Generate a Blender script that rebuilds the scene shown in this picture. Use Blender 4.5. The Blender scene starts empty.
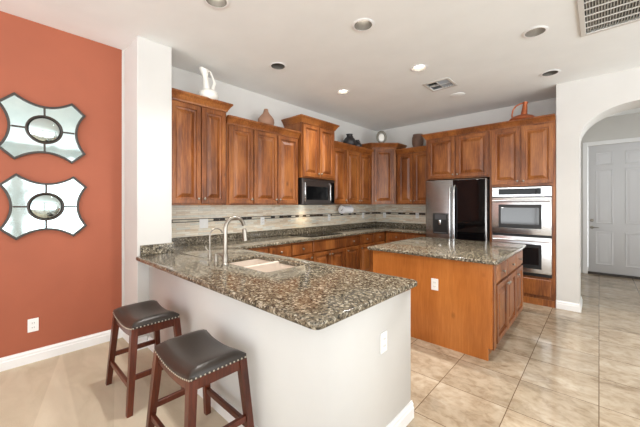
import bpy, bmesh, math, random
from mathutils import Vector, Matrix
random.seed(7)
PI = math.pi
SC = bpy.context.scene
COL = SC.collection

# ------------------------------------------------------------------ camera
CAM_H = 1.42
cam_d = bpy.data.cameras.new('camera')
cam = bpy.data.objects.new('camera', cam_d)
COL.objects.link(cam)
cam.location = (0, 0, CAM_H)
cam.rotation_euler = (PI / 2, 0, math.radians(42.678))
cam_d.sensor_width = 36.0
cam_d.lens = 36.0 * 302.733 / 640
cam_d.shift_y = (203.49 - 213.5) / 640
cam_d.clip_start = 0.05
SC.camera = cam

# ------------------------------------------------------------------ daylight, exposure
world = bpy.data.worlds.new('world')
SC.world = world
world.use_nodes = True
wn = world.node_tree.nodes
wl = world.node_tree.links
bg = wn['Background']
tc = wn.new('ShaderNodeTexCoord')
sep = wn.new('ShaderNodeSeparateXYZ')
wl.new(tc.outputs['Generated'], sep.inputs[0])
rampw = wn.new('ShaderNodeValToRGB')
rampw.color_ramp.elements[0].position = 0.47
rampw.color_ramp.elements[0].color = (1.80, 1.86, 1.90, 1)  # below the horizon, made brighter than the sky to light the ceiling
rampw.color_ramp.elements[1].position = 0.56
rampw.color_ramp.elements[1].color = (0.66, 0.67, 0.68, 1)
mr = wn.new('ShaderNodeMapRange')
mr.inputs['From Min'].default_value = -1
mr.inputs['From Max'].default_value = 1
wl.new(sep.outputs['Z'], mr.inputs['Value'])
wl.new(mr.outputs['Result'], rampw.inputs['Fac'])
wl.new(rampw.outputs['Color'], bg.inputs['Color'])
bg.inputs['Strength'].default_value = 2.15

SC.view_settings.view_transform = 'Standard'
SC.view_settings.look = 'None'
SC.view_settings.gamma = 1
SC.view_settings.use_curve_mapping = False
SC.view_settings.exposure = 0.72
SC.cycles.use_denoising = True
SC.cycles.max_bounces = 10
SC.cycles.diffuse_bounces = 6
SC.cycles.glossy_bounces = 5
SC.cycles.sample_clamp_indirect = 6
SC.cycles.caustics_reflective = False
SC.cycles.caustics_refractive = False
SC.cycles.blur_glossy = 0.5

CAN_POWER = 62.0
# daylight from unseen openings (portals guide the sky in)
def portal(loc, rot, sx, sy):
    d = bpy.data.lights.new('window_portal', 'AREA')
    d.shape = 'RECTANGLE'; d.size = sx; d.size_y = sy
    d.cycles.is_portal = True
    o = bpy.data.objects.new('window_portal', d); COL.objects.link(o)
    o.location = loc; o.rotation_euler = rot
X_R, Y_B = 4.2, -3.6          # far side wall, rear wall
WIN_R = [(-3.3, 0.3, 0.02, 2.75), (0.6, 4.9, 0.02, 2.75)]     # y0,y1,z0,z1 on the wall x = X_R
WIN_B = [(-3.4, -0.1, 0.25, 2.75), (0.2, 3.9, 0.02, 2.75)]     # x0,x1,z0,z1 on the wall y = Y_B
for a, b, c, d in WIN_R:
    portal((X_R + .02, (a + b) / 2, (c + d) / 2), (0, PI / 2, 0), d - c, b - a)
for a, b, c, d in WIN_B:
    portal(((a + b) / 2, Y_B - .02, (c + d) / 2), (PI / 2, 0, 0), b - a, d - c)

portal((2.52, 7.11, 1.275), (0, PI / 2, 0), 2.45, 1.38)  # added opening at the east end of the passage, out of view

# ------------------------------------------------------------------ helpers
def tag(o, label=None, cat=None, group=None, kind=None):
    if label: o['label'] = label
    if cat: o['category'] = cat
    if group: o['group'] = group
    if kind: o['kind'] = kind
    return o

def thing(name, label, cat, loc=(0, 0, 0), rz=0.0, group=None):
    o = bpy.data.objects.new(name, None)
    o.empty_display_size = 0.1
    COL.objects.link(o)
    o.location = loc
    o.rotation_euler = (0, 0, rz)
    return tag(o, label, cat, group)

class MB:
    """collects shapes into one mesh"""
    def __init__(s):
        s.bm = bmesh.new()
    def box(s, x0, x1, y0, y1, z0, z1, bev=0.0, seg=2):
        r = bmesh.ops.create_cube(s.bm, size=1.0)
        vs = r['verts']
        for v in vs:
            v.co = Vector(((x0 + x1) / 2 + v.co.x * (x1 - x0), (y0 + y1) / 2 + v.co.y * (y1 - y0), (z0 + z1) / 2 + v.co.z * (z1 - z0)))
        if bev > 0:
            es = list({e for v in vs for e in v.link_edges})
            bmesh.ops.bevel(s.bm, geom=es, offset=bev, segments=seg, affect='EDGES', profile=0.5)
        return s
    def loops(s, rings, closed=True, cap0=True, cap1=True):
        rv = [[s.bm.verts.new(p) for p in r] for r in rings]
        n = len(rv[0])
        for a, b in zip(rv[:-1], rv[1:]):
            for i in range(n if closed else n - 1):
                j = (i + 1) % n
                try: s.bm.faces.new((a[i], a[j], b[j], b[i]))
                except ValueError: pass
        if cap0: s.bm.faces.new(list(reversed(rv[0])))
        if cap1: s.bm.faces.new(rv[-1])
        return s
    def panel(s, x0, x1, z0, z1, prof):
        """rings of a rectangle in xz, front towards -y: prof = [(inset, y)]"""
        return s.loops([[(x0 + i, y, z0 + i), (x1 - i, y, z0 + i), (x1 - i, y, z1 - i), (x0 + i, y, z1 - i)] for i, y in prof])
    def lathe(s, prof, c=(0, 0, 0), n=24, sx=1.0, sy=1.0, cap0=True, cap1=True):
        rings = [[(c[0] + r * sx * math.cos(2 * PI * k / n), c[1] + r * sy * math.sin(2 * PI * k / n), c[2] + z) for k in range(n)] for r, z in prof]
        return s.loops(rings, True, cap0, cap1)
    def tube(s, pts, rad, n=10, cap=True):
        pts = [Vector(p) for p in pts]
        if not isinstance(rad, (list, tuple)): rad = [rad] * len(pts)
        rings = []
        up = None
        for i, p in enumerate(pts):
            if i == 0: t = pts[1] - p
            elif i == len(pts) - 1: t = p - pts[i - 1]
            else: t = (pts[i + 1] - p).normalized() + (p - pts[i - 1]).normalized()
            t.normalize()
            if up is None:
                up = Vector((0, 0, 1)) if abs(t.z) < .9 else Vector((1, 0, 0))
            a = t.cross(up).normalized()
            b = a.cross(t).normalized()
            up = b
            rings.append([p + (a * math.cos(2 * PI * k / n) + b * math.sin(2 * PI * k / n)) * rad[i] for k in range(n)])
        return s.loops(rings, True, cap, cap)
    def prism(s, pts, axis, a0, a1):
        """extrude a 2D outline along an axis; pts are the two other coordinates in order"""
        def mk(p, a):
            return {'x': (a, p[0], p[1]), 'y': (p[0], a, p[1]), 'z': (p[0], p[1], a)}[axis]
        return s.loops([[mk(p, a0) for p in pts], [mk(p, a1) for p in pts]])
    def ball(s, c, r, sz=1.0, n=10):
        prof = []
        m = n // 2
        for i in range(m + 1):
            t = PI * i / m
            prof.append((max(1e-4, r * math.sin(t)), -r * sz * math.cos(t)))
        return s.lathe(prof, c, n)
    def build(s, name, mat, parent=None, smooth=None):
        bmesh.ops.recalc_face_normals(s.bm, faces=s.bm.faces[:])
        me = bpy.data.meshes.new(name)
        s.bm.to_mesh(me); s.bm.free()
        return link(name, me, mat, parent, smooth)

def link(name, me, mat, parent=None, smooth=None):
    me.materials.clear()
    me.materials.append(mat)
    o = bpy.data.objects.new(name, me)
    COL.objects.link(o)
    if parent: o.parent = parent
    if smooth is not None:
        for p in me.polygons: p.use_smooth = True
        try: me.set_sharp_from_angle(angle=math.radians(smooth))
        except Exception: pass
    return o

def outline_mesh(outlines, thick, bev=0.0, axis='z', at=0.0, res=2):
    """filled outline with holes, extruded; axis z: (x,y) outline, bottom at `at`"""
    cu = bpy.data.curves.new('outline', 'CURVE')
    cu.dimensions = '2D'; cu.fill_mode = 'BOTH'
    for pts in outlines:
        sp = cu.splines.new('POLY')
        sp.points.add(len(pts) - 1)
        for p, q in zip(sp.points, pts): p.co = (q[0], q[1], 0, 1)
        sp.use_cyclic_u = True
    cu.extrude = thick / 2 - bev
    cu.bevel_depth = bev; cu.bevel_resolution = res
    cu.offset = -bev
    ob = bpy.data.objects.new('outline', cu)
    COL.objects.link(ob)
    dg = bpy.context.evaluated_depsgraph_get()
    me = bpy.data.meshes.new_from_object(ob.evaluated_get(dg))
    bpy.data.objects.remove(ob); bpy.data.curves.remove(cu)
    for v in me.vertices:
        x, y, z = v.co
        z += thick / 2 + at
        v.co = {'z': (x, y, z), 'y': (x, z, y), 'x': (z, x, y)}[axis]
    bm = bmesh.new(); bm.from_mesh(me)
    bmesh.ops.remove_doubles(bm, verts=bm.verts[:], dist=1e-5)
    bmesh.ops.recalc_face_normals(bm, faces=bm.faces[:])
    bm.to_mesh(me); bm.free()
    return me

def round_poly(pts, rads, n=5):
    out = []
    m = len(pts)
    for i, p in enumerate(pts):
        r = rads[i] if isinstance(rads, (list, tuple)) else rads
        p = Vector(p); a = Vector(pts[i - 1]); b = Vector(pts[(i + 1) % m])
        if r <= 0: out.append(tuple(p)); continue
        da = (a - p).normalized() * r; db = (b - p).normalized() * r
        for k in range(n + 1):
            t = k / n
            q = (p + da) * (1 - t) ** 2 + p * 2 * t * (1 - t) + (p + db) * t ** 2
            out.append((q.x, q.y))
    return out

def rect(x0, x1, y0, y1): return [(x0, y0), (x1, y0), (x1, y1), (x0, y1)]
def circle(cx, cy, r, n=24): return [(cx + r * math.cos(2 * PI * k / n), cy + r * math.sin(2 * PI * k / n)) for k in range(n)]

# ------------------------------------------------------------------ materials
def srgb(r, g, b):
    f = lambda c: (c / 255 / 12.92) if c / 255 <= .04045 else ((c / 255 + .055) / 1.055) ** 2.4
    return (f(r), f(g), f(b), 1)

class NT:
    def __init__(s, name):
        s.m = bpy.data.materials.new(name); s.m.use_nodes = True
        s.n = s.m.node_tree.nodes; s.l = s.m.node_tree.links
        s.b = s.n['Principled BSDF']
        s.tc = None
    def add(s, t, **kw):
        nd = s.n.new(t)
        for k, v in kw.items(): setattr(nd, k, v)
        return nd
    def coords(s, scale=(1, 1, 1), rand=False, which='Object'):
        if not s.tc: s.tc = s.add('ShaderNodeTexCoord')
        src = s.tc.outputs[which]
        if rand:
            oi = s.add('ShaderNodeObjectInfo')
            mu = s.add('ShaderNodeMath', operation='MULTIPLY'); mu.inputs[1].default_value = 37.0
            s.l.new(oi.outputs['Random'], mu.inputs[0])
            va = s.add('ShaderNodeVectorMath', operation='ADD')
            s.l.new(src, va.inputs[0]); s.l.new(mu.outputs[0], va.inputs[1])
            src = va.outputs[0]
        mp = s.add('ShaderNodeMapping'); mp.inputs['Scale'].default_value = scale
        s.l.new(src, mp.inputs['Vector'])
        return mp.outputs[0]
    def noise(s, vec, scale, detail=4, rough=.55, dist=0):
        n = s.add('ShaderNodeTexNoise')
        n.inputs['Scale'].default_value = scale; n.inputs['Detail'].default_value = detail
        n.inputs['Roughness'].default_value = rough; n.inputs['Distortion'].default_value = dist
        s.l.new(vec, n.inputs['Vector'])
        return n.outputs['Fac']
    def ramp(s, fac, stops, interp='LINEAR'):
        r = s.add('ShaderNodeValToRGB'); r.color_ramp.interpolation = interp
        e = r.color_ramp.elements
        while len(e) < len(stops): e.new(.5)
        for el, (p, c) in zip(e, stops): el.position = p; el.color = c
        s.l.new(fac, r.inputs['Fac'])
        return r.outputs['Color']
    def mix(s, fac, a, b, mode='MIX'):
        m = s.add('ShaderNodeMix', data_type='RGBA', blend_type=mode)
        for sock, v in ((0, fac), (6, a), (7, b)):
            if hasattr(v, 'node'): s.l.new(v, m.inputs[sock])
            else: m.inputs[sock].default_value = v
        return m.outputs[2]
    def bump(s, fac, strength=.2, dist=.01):
        b = s.add('ShaderNodeBump'); b.inputs['Strength'].default_value = strength; b.inputs['Distance'].default_value = dist
        s.l.new(fac, b.inputs['Height']); s.l.new(b.outputs[0], s.b.inputs['Normal'])
    def color(s, c):
        if hasattr(c, 'node'): s.l.new(c, s.b.inputs['Base Color'])
        else: s.b.inputs['Base Color'].default_value = c
    def set(s, rough=.5, metal=0, spec=.5, coat=0):
        s.b.inputs['Roughness'].default_value = rough; s.b.inputs['Metallic'].default_value = metal
        s.b.inputs['Specular IOR Level'].default_value = spec; s.b.inputs['Coat Weight'].default_value = coat
        s.b.inputs['Coat Roughness'].default_value = .15
        return s.m

def plain(name, c, rough=.5, metal=0, spec=.5, bump=0, bscale=200, var=.06):
    t = NT(name)
    v = t.coords()
    f = t.noise(v, 3.0, 3)
    dk = tuple(x * (1 - var) for x in c[:3]) + (1,)
    lt = tuple(min(1, x * (1 + var)) for x in c[:3]) + (1,)
    t.color(t.ramp(f, [(.3, dk), (.7, lt)]))
    if bump: t.bump(t.noise(v, bscale, 3), bump, .003)
    return t.set(rough, metal, spec)

def wood_mat(name, dark, mid, light, rough=.33):
    t = NT(name)
    v = t.coords((11, 11, 0.75), rand=True)
    big = t.noise(t.coords((2.2, 2.2, .8), rand=True), 1.7, 3, .5, .3)
    fine = t.noise(v, 5.0, 6, .6, 1.2)
    c1 = t.ramp(fine, [(.30, dark), (.48, mid), (.68, light)])
    c2 = t.ramp(big, [(.34, dark), (.48, mid), (.62, light)])
    c = t.mix(.5, c1, c2)
    kn = t.add('ShaderNodeTexVoronoi'); kn.inputs['Scale'].default_value = 3.2
    t.l.new(t.coords((1.3, 1.3, .8), rand=True), kn.inputs['Vector'])
    kr = t.ramp(kn.outputs['Distance'], [(.03, (.10, .045, .02, 1)), (.12, (1, 1, 1, 1))])
    c = t.mix(.6, c, kr, 'MULTIPLY')
    t.color(c)
    t.bump(fine, .05, .004)
    return t.set(rough, 0, .45)

M = {}
M['wood'] = wood_mat('alder_wood', srgb(74, 37, 17), srgb(126, 70, 32), srgb(174, 110, 56))
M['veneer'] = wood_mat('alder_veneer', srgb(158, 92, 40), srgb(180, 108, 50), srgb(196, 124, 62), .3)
M['stoolwood'] = wood_mat('mahogany_wood', srgb(52, 22, 14), srgb(84, 38, 24), srgb(110, 54, 34), .28)
M['wall'] = plain('wall_paint', srgb(209, 207, 203), .75, bump=.05, var=.02)
M['wall_orange'] = plain('orange_paint', srgb(162, 89, 63), .7, bump=.06, var=.04)
M['ceiling'] = plain('ceiling_paint', srgb(239, 241, 240), .85, bump=.08, bscale=120, var=.02)
M['trim'] = plain('trim_paint', srgb(238, 238, 238), .35, var=.01)
M['door'] = plain('door_paint', srgb(212, 212, 214), .4, var=.01)
M['steel'] = None
t = NT('brushed_steel')
v = t.coords((1, 1, 60))
t.color(t.ramp(t.noise(v, 4, 3), [(.3, srgb(206, 208, 210)), (.7, srgb(228, 229, 230))]))
M['steel'] = t.set(.24, 1.0)
t = NT('dark_steel')
v = t.coords((1, 1, 60))
t.color(t.ramp(t.noise(v, 4, 3), [(.3, srgb(136, 134, 133)), (.7, srgb(158, 156, 154))]))
M['darksteel'] = t.set(.27, 1.0)
t = NT('black_stainless')
v = t.coords((1, 1, 60))
t.color(t.ramp(t.noise(v, 4, 3), [(.3, srgb(92, 87, 84)), (.7, srgb(108, 102, 98))]))
M['blacksteel'] = t.set(.3, 1.0)
M['nickel'] = plain('brushed_nickel', srgb(158, 152, 142), .3, 1.0, var=.03)
M['bronze'] = plain('dark_frame_metal', srgb(58, 50, 44), .45, 0)
M['blackglass'] = plain('black_glass', srgb(8, 8, 9), .04, 0, .22, var=0)
M['ovenglass'] = plain('oven_glass', srgb(22, 22, 23), .06, 0, .8, var=0)
M['black'] = plain('black_plastic', srgb(18, 18, 18), .4)
M['grey'] = plain('grey_plastic', srgb(70, 70, 72), .4)
M['white'] = plain('white_plastic', srgb(240, 240, 238), .35, var=.01)
M['ceramic'] = plain('white_ceramic', srgb(236, 233, 226), .25, var=.03)
M['sink'] = plain('biscuit_composite', srgb(216, 203, 190), .35, var=.02)
M['leather'] = plain('dark_leather', srgb(52, 45, 40), .33, 0, .5, bump=.12, bscale=260, var=.12)
M['nail'] = plain('nailhead_metal', srgb(196, 188, 172), .3, .9)
M['terra'] = plain('weathered_clay', srgb(158, 120, 98), .8, var=.2, bump=.2, bscale=30)
M['darkclay'] = plain('black_clay', srgb(48, 44, 44), .5, var=.2)
M['brownclay'] = plain('brown_clay', srgb(108, 82, 68), .7, var=.25, bump=.2, bscale=40)
M['copper'] = plain('copper', srgb(184, 104, 66), .35, .55, var=.15)
M['pewter'] = plain('pewter', srgb(120, 116, 106), .4, .6, var=.2)
M['paper'] = plain('paper_towel', srgb(238, 238, 240), .9, bump=.2, bscale=120, var=.01)
M['core'] = plain('cardboard', srgb(60, 50, 42), .9)
M['alu'] = plain('grille_paint', srgb(205, 202, 196), .5, var=.02)
M['slat'] = plain('slat_paint', srgb(176, 171, 162), .6, var=.02)
M['can'] = plain('can_reflector', srgb(104, 100, 94), .4, .3, var=.02)
M['cavity'] = plain('duct_dark', srgb(92, 89, 84), .9)
M['ventgrey'] = plain('vent_louvre', srgb(158, 164, 170), .5)

t = NT('mirror_pane')
v = t.coords()
t.color(t.ramp(t.noise(v, 6, 3), [(.3, srgb(196, 216, 218)), (.7, srgb(214, 228, 228))]))
t.bump(t.noise(v, 5, 2), .06, .02)
M['mirror'] = t.set(.06, 1.0)

def emit(name, c, s):
    t = NT(name)
    t.color(c); t.b.inputs['Emission Color'].default_value = c; t.b.inputs['Emission Strength'].default_value = s
    return t.m
M['lamp_on'] = emit('lamp_lit', (1, .93, .82, 1), 9.0)
M['lamp_off'] = plain('lamp_frosted', srgb(226, 222, 214), .4, var=0)

# granite
t = NT('granite')
v = t.coords()
n1 = t.noise(v, 48, 5, .66, .6)
n2 = t.noise(v, 95, 4, .6, .4)
vo = t.add('ShaderNodeTexVoronoi'); vo.inputs['Scale'].default_value = 85
t.l.new(v, vo.inputs['Vector'])
hs = t.add('ShaderNodeSeparateColor'); t.l.new(vo.outputs['Color'], hs.inputs[0])
base = t.ramp(n1, [(.36, srgb(38, 34, 29)), (.47, srgb(88, 79, 65)), (.57, srgb(128, 117, 97)), (.69, srgb(206, 195, 172))])
spk = t.ramp(hs.outputs['Red'], [(.0, srgb(30, 27, 25)), (.26, srgb(102, 93, 77)), (.58, srgb(152, 141, 120)), (.86, srgb(224, 215, 194))], 'CONSTANT')
c = t.mix(.42, base, spk)
dk = t.ramp(n2, [(.38, srgb(52, 47, 42)), (.47, (1, 1, 1, 1))])
c = t.mix(.75, c, dk, 'MULTIPLY')
t.color(c)
M['granite'] = t.set(.09, 0, .55)

# travertine tile on the floor: square grid on the object axes
TILE = .466
t = NT('travertine_tile')
v = t.coords()
mp = t.add('ShaderNodeMapping'); mp.inputs['Location'].default_value = (4 * TILE + .001, -3.82 + 16 * TILE, 0)
t.l.new(t.tc.outputs['Object'], mp.inputs['Vector'])
br = t.add('ShaderNodeTexBrick'); br.offset = 0; br.squash = 1
br.inputs['Scale'].default_value = 1; br.inputs['Brick Width'].default_value = TILE; br.inputs['Row Height'].default_value = TILE
br.inputs['Mortar Size'].default_value = .0028; br.inputs['Mortar Smooth'].default_value = .1; br.inputs['Bias'].default_value = 0
br.inputs['Color1'].default_value = (0, 0, 0, 1); br.inputs['Color2'].default_value = (1, 1, 1, 1); br.inputs['Mortar'].default_value = (.5, .5, .5, 1)
t.l.new(mp.outputs[0], br.inputs['Vector'])
off = t.add('ShaderNodeVectorMath', operation='MULTIPLY_ADD')
off.inputs[1].default_value = (9, 9, 9)
t.l.new(br.outputs['Color'], off.inputs[0]); t.l.new(v, off.inputs[2])
sm = t.add('ShaderNodeMapping'); sm.inputs['Scale'].default_value = (1.0, 1.35, 1)
t.l.new(off.outputs[0], sm.inputs['Vector'])
n1 = t.noise(sm.outputs[0], 2.6, 7, .62, .9)
n2 = t.noise(sm.outputs[0], 14, 5, .6, .5)
c = t.ramp(n1, [(.30, srgb(136, 116, 92)), (.43, srgb(168, 150, 125)), (.54, srgb(186, 169, 145)), (.70, srgb(208, 195, 174))])
c = t.mix(.30, c, t.ramp(n2, [(.36, srgb(140, 119, 95)), (.56, srgb(206, 192, 171))]))
tone = t.ramp(br.outputs['Color'], [(0, (.80, .80, .80, 1)), (1, (1.0, 1.0, 1.0, 1))])
c = t.mix(1.0, c, tone, 'MULTIPLY')
c = t.mix(br.outputs['Fac'], c, srgb(104, 84, 64))
t.color(c)
M['tile'] = t.set(.11, 0, .5)

# carpet
t = NT('beige_carpet')
v = t.coords()
n1 = t.noise(v, 260, 4, .7)
n2 = t.noise(t.coords((1.2, 3.0, 1)), 2.2, 3, .5, .8)
sx = t.add('ShaderNodeSeparateXYZ'); t.l.new(t.tc.outputs['Object'], sx.inputs[0])
def mth(op, a, b, c=None):
    m_ = t.add('ShaderNodeMath', operation=op)
    for i_, q_ in enumerate((a, b, c)):
        if q_ is None: continue
        if hasattr(q_, 'node'): t.l.new(q_, m_.inputs[i_])
        else: m_.inputs[i_].default_value = q_
    return m_.outputs[0]
# wedge-shaped strokes left in the pile by the vacuum
xx = mth('ADD', sx.outputs['X'], 3.70)
fr = mth('FRACT', mth('MULTIPLY_ADD', xx, .55, mth('MULTIPLY', sx.outputs['Y'], 2.3)), 0)
edge = mth('MULTIPLY_ADD', xx, .42, .04)
wedge = t.ramp(mth('SUBTRACT', edge, fr), [(.0, (0, 0, 0, 1)), (.03, (1, 1, 1, 1))])
c = t.mix(.5, t.ramp(n1, [(.3, srgb(172, 158, 134)), (.7, srgb(218, 206, 184))]), t.ramp(n2, [(.35, srgb(192, 177, 152)), (.62, srgb(214, 201, 178))]))
c = t.mix(t.mix(1.0, wedge, (.32, .32, .32, 1), 'MULTIPLY'), c, srgb(228, 216, 194))
t.color(c); t.bump(n1, .5, .006)
M['carpet'] = t.set(.95, 0, .1)

# stone strip tile for the backsplash (axis: which horizontal axis runs along the wall)
def splash_mat(name, axis):
    t = NT(name)
    v = t.coords()
    sx = t.add('ShaderNodeSeparateXYZ'); t.l.new(t.tc.outputs['Object'], sx.inputs[0])
    cb = t.add('ShaderNodeCombineXYZ')
    t.l.new(sx.outputs[axis], cb.inputs['X']); t.l.new(sx.outputs['Z'], cb.inputs['Y'])
    def brick(w, h, mort):
        b = t.add('ShaderNodeTexBrick'); b.offset = .37; b.squash = 1.0
        b.inputs['Scale'].default_value = 1; b.inputs['Brick Width'].default_value = w; b.inputs['Row Height'].default_value = h
        b.inputs['Mortar Size'].default_value = mort; b.inputs['Bias'].default_value = 0
        b.inputs['Color1'].default_value = (0, 0, 0, 1); b.inputs['Color2'].default_value = (1, 1, 1, 1); b.inputs['Mortar'].default_value = (.45, .45, .45, 1)
        t.l.new(cb.outputs[0], b.inputs['Vector'])
        return b
    b1 = brick(.165, .0245, .0008)
    n = t.noise(t.coords((3, 3, 14)), 4, 5, .6)
    st = t.ramp(b1.outputs['Color'], [(0, srgb(206, 184, 154)), (.3, srgb(236, 226, 206)), (.55, srgb(212, 214, 204)), (.65, srgb(244, 238, 222)), (1, srgb(222, 202, 172))])
    st = t.mix(.25, st, t.ramp(n, [(.3, srgb(178, 156, 128)), (.60, srgb(242, 238, 226))]))
    st = t.mix(b1.outputs['Fac'], st, srgb(176, 164, 146))
    b2 = brick(.085, .044, .0012)
    dkc = t.ramp(b2.outputs['Color'], [(0, srgb(28, 23, 20)), (.4, srgb(62, 52, 43)), (.7, srgb(40, 33, 28)), (.85, srgb(120, 104, 86))], 'CONSTANT')
    ltc = t.ramp(b2.outputs['Color'], [(0, srgb(44, 36, 30)), (.25, srgb(214, 206, 188)), (.5, srgb(74, 60, 48)), (.65, srgb(196, 188, 170)), (.9, srgb(52, 42, 34))], 'CONSTANT')
    dz_ = t.add('ShaderNodeMath', operation='COMPARE'); dz_.inputs[1].default_value = 1.210; dz_.inputs[2].default_value = .0115
    t.l.new(sx.outputs['Z'], dz_.inputs[0])
    ms = t.mix(dz_.outputs[0], dkc, ltc)
    lo = t.add('ShaderNodeMath', operation='GREATER_THAN'); lo.inputs[1].default_value = 1.188; t.l.new(sx.outputs['Z'], lo.inputs[0])
    hi = t.add('ShaderNodeMath', operation='LESS_THAN'); hi.inputs[1].default_value = 1.232; t.l.new(sx.outputs['Z'], hi.inputs[0])
    mk = t.add('ShaderNodeMath', operation='MULTIPLY'); t.l.new(lo.outputs[0], mk.inputs[0]); t.l.new(hi.outputs[0], mk.inputs[1])
    t.color(t.mix(mk.outputs[0], st, ms))
    return t.set(.38, 0, .45)
M['splashY'] = splash_mat('stone_strip_side', 'Y')
M['splashX'] = splash_mat('stone_strip_back', 'X')

# ------------------------------------------------------------------ room shell
XL, YB, ZC = -3.70, 5.87, 3.04          # kitchen left wall, fridge wall, ceiling
YW = 5.21                                # wall with the arch
def struct(name, mb, mat, parent=None, smooth=None):
    o = mb.build(name, mat, parent, smooth)
    if parent is None: tag(o, kind='structure')
    return o

struct('floor', MB().box(XL - .2, X_R + .1, Y_B - .1, 9.0, -.08, 0), M['tile'])
CARPET_Z = .012
struct('floor_carpet', MB().box(XL, -.92, Y_B, 1.05, .0005, CARPET_Z), M['carpet'])
struct('wall_west', MB().box(XL - .12, XL, .93, YB + .12, 0, ZC), M['wall'])
struct('wall_accent', MB().box(XL - .12, XL, Y_B - .1, .93, 0, ZC), M['wall_orange'])
struct('wall_north', MB().box(XL, -.4305, YB, YB + .12, 0, ZC), M['wall'])
PX = -3.265
struct('wall_pier', MB().box(XL + .0005, PX, .95, 1.27, 0, ZC - .0005, .006), M['wall'])

# ceiling with the holes of the recessed cans and the two vents
CANS = [(-2.245, 1.215, 2), (-1.575, 2.285, 3), (-2.782, 2.287, 0), (-2.736, 3.46, 1), (-1.583, 3.463, 1), (-.445, 3.479, 3), (-.448, 4.699, 0)]
SUP = (-1.772, -1.422, 3.975, 4.318)
RET = (-.13, .50, 3.08, 3.87)
holes = [circle(x, y, .083) for x, y, _ in CANS]
holes += [rect(SUP[0] + .03, SUP[1] - .03, SUP[2] + .03, SUP[3] - .03), rect(RET[0] + .035, RET[1] - .035, RET[2] + .035, RET[3] - .035)]
me = outline_mesh([rect(XL - .12, X_R + .12, Y_B - .12, YB + .12)] + holes, .02, 0, 'z', ZC)
tag(link('ceiling', me, M['ceiling']), kind='structure')
struct('ceiling_deck', MB().box(XL - .12, X_R + .12, Y_B - .12, YB + .12, ZC + .22, ZC + .26), M['cavity'])

# wall with the arched opening
AC, AA, AB, AS = .37, .56, .40, 2.25      # centre x, half width, rise, spring height
arch = [(AC - AA, 0)] + [(AC - AA * math.cos(PI * k / 28), AS + AB * math.sin(PI * k / 28)) for k in range(29)] + [(AC + AA, 0)]
outl = [(-.43, 0)] + arch + [(X_R + .1, 0), (X_R + .1, ZC), (-.43, ZC)]
me = outline_mesh([outl], .44, 0, 'y', YW)
tag(link('wall_arch', me, M['wall'], smooth=20), kind='structure')
# passage beyond the arch
HALL_Y = 8.2
struct('wall_passage', MB().box(-.43, -.33, YW + .441, HALL_Y + .009, 0, 3.12), M['wall'])
me = outline_mesh([rect(YW + .441, HALL_Y + .01, 0, 3.12), rect(YB + .55, HALL_Y - .4, .05, 2.5)], .1, 0, 'x', 2.4)  # hole in this unseen wall is added to brighten the passage
tag(link('wall_passage_east', me, M['wall']), kind='structure')
DX0, DX1, DZ = -.170, .745, 2.585
me = outline_mesh([[(-.52, 0), (DX0, 0), (DX0, DZ), (DX1, DZ), (DX1, 0), (2.5, 0), (2.5, 3.12), (-.52, 3.12)]], .15, 0, 'y', HALL_Y + .01)
tag(link('wall_passage_end', me, M['wall']), kind='structure')
struct('ceiling_passage', MB().box(-.43, 2.5, YW + .441, HALL_Y + .16, 3.12, 3.17), M['ceiling'])
# unseen rear and east walls, window openings enlarged to let in more light
me = outline_mesh([rect(Y_B - .1, YW + .1, 0, ZC)] + [rect(a, b, c, d) for a, b, c, d in WIN_R], .12, 0, 'x', X_R)
tag(link('wall_east', me, M['wall']), kind='structure')
me = outline_mesh([rect(XL - .12, X_R + .12, 0, ZC)] + [rect(a, b, c, d) for a, b, c, d in WIN_B], .12, 0, 'y', Y_B - .12)
tag(link('wall_south', me, M['wall']), kind='structure')
def win_frame(n, horiz, a, b, c, d, pos):
    m = MB()
    w = .05
    def bar(p0, p1, q0, q1):
        if horiz: m.box(p0, p1, pos, pos + .06, q0, q1)
        else: m.box(pos, pos + .06, p0, p1, q0, q1)
    bar(a, b, c, c + w); bar(a, b, d - w, d); bar(a, a + w, c, d); bar(b - w, b, c, d); bar((a + b) / 2 - w / 2, (a + b) / 2 + w / 2, c, d)
    struct('window_%d' % n, m, M['trim'])
k = 1
for a, b, c, d in WIN_R: win_frame(k, False, a, b, c, d, X_R + .03); k += 1
for a, b, c, d in WIN_B: win_frame(k, True, a, b, c, d, Y_B - .09); k += 1

# half wall of the peninsula: front face, end face
HX, HY0, HY1 = -.92, 1.05, 1.885
me = outline_mesh([[(PX + .001, HY0), (HX, HY0), (HX, HY1), (HX - .12, HY1), (HX - .12, HY0 + .17), (PX + .001, HY0 + .17)]], .876, .004, 'z', 0)
tag(link('wall_peninsula', me, M['wall']), kind='structure')

# baseboards
def base_prof(h=.1, t=.016): return [(0, 0), (t, 0), (t, h * .62), (t * .75, h * .68), (t * .75, h * .84), (t * .35, h * .92), (t * .3, h), (0, h)]
def baseboard(name, p, q, out, z=0.0, h=.11, t=.017):
    """p,q wall line ends, out = unit outward vector"""
    m = MB()
    rings = []
    for e in (p, q):
        rings.append([(e[0] + out[0] * a, e[1] + out[1] * a, z + b) for a, b in base_prof(h, t)])
    m.loops(rings)
    struct(name, m, M['trim'])
baseboard('baseboard_accent', (XL + .0005, Y_B), (XL + .0005, .949), (1, 0), CARPET_Z)
baseboard('baseboard_pier', (XL + .018, .9495), (PX + .017, .9495), (0, -1), CARPET_Z)
baseboard('baseboard_pier_side', (PX + .0005, .9325), (PX + .0005, 1.032), (1, 0), CARPET_Z)
baseboard('baseboard_peninsula', (PX + .019, HY0 - .0005), (HX + .017, HY0 - .0005), (0, -1), CARPET_Z)
baseboard('baseboard_peninsula_end', (HX + .0005, HY0 - .0175), (HX + .0005, HY1 + .014), (1, 0))
baseboard('baseboard_arch', (-.43, YW - .0005), (AC - AA, YW - .0005), (0, -1))
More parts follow.
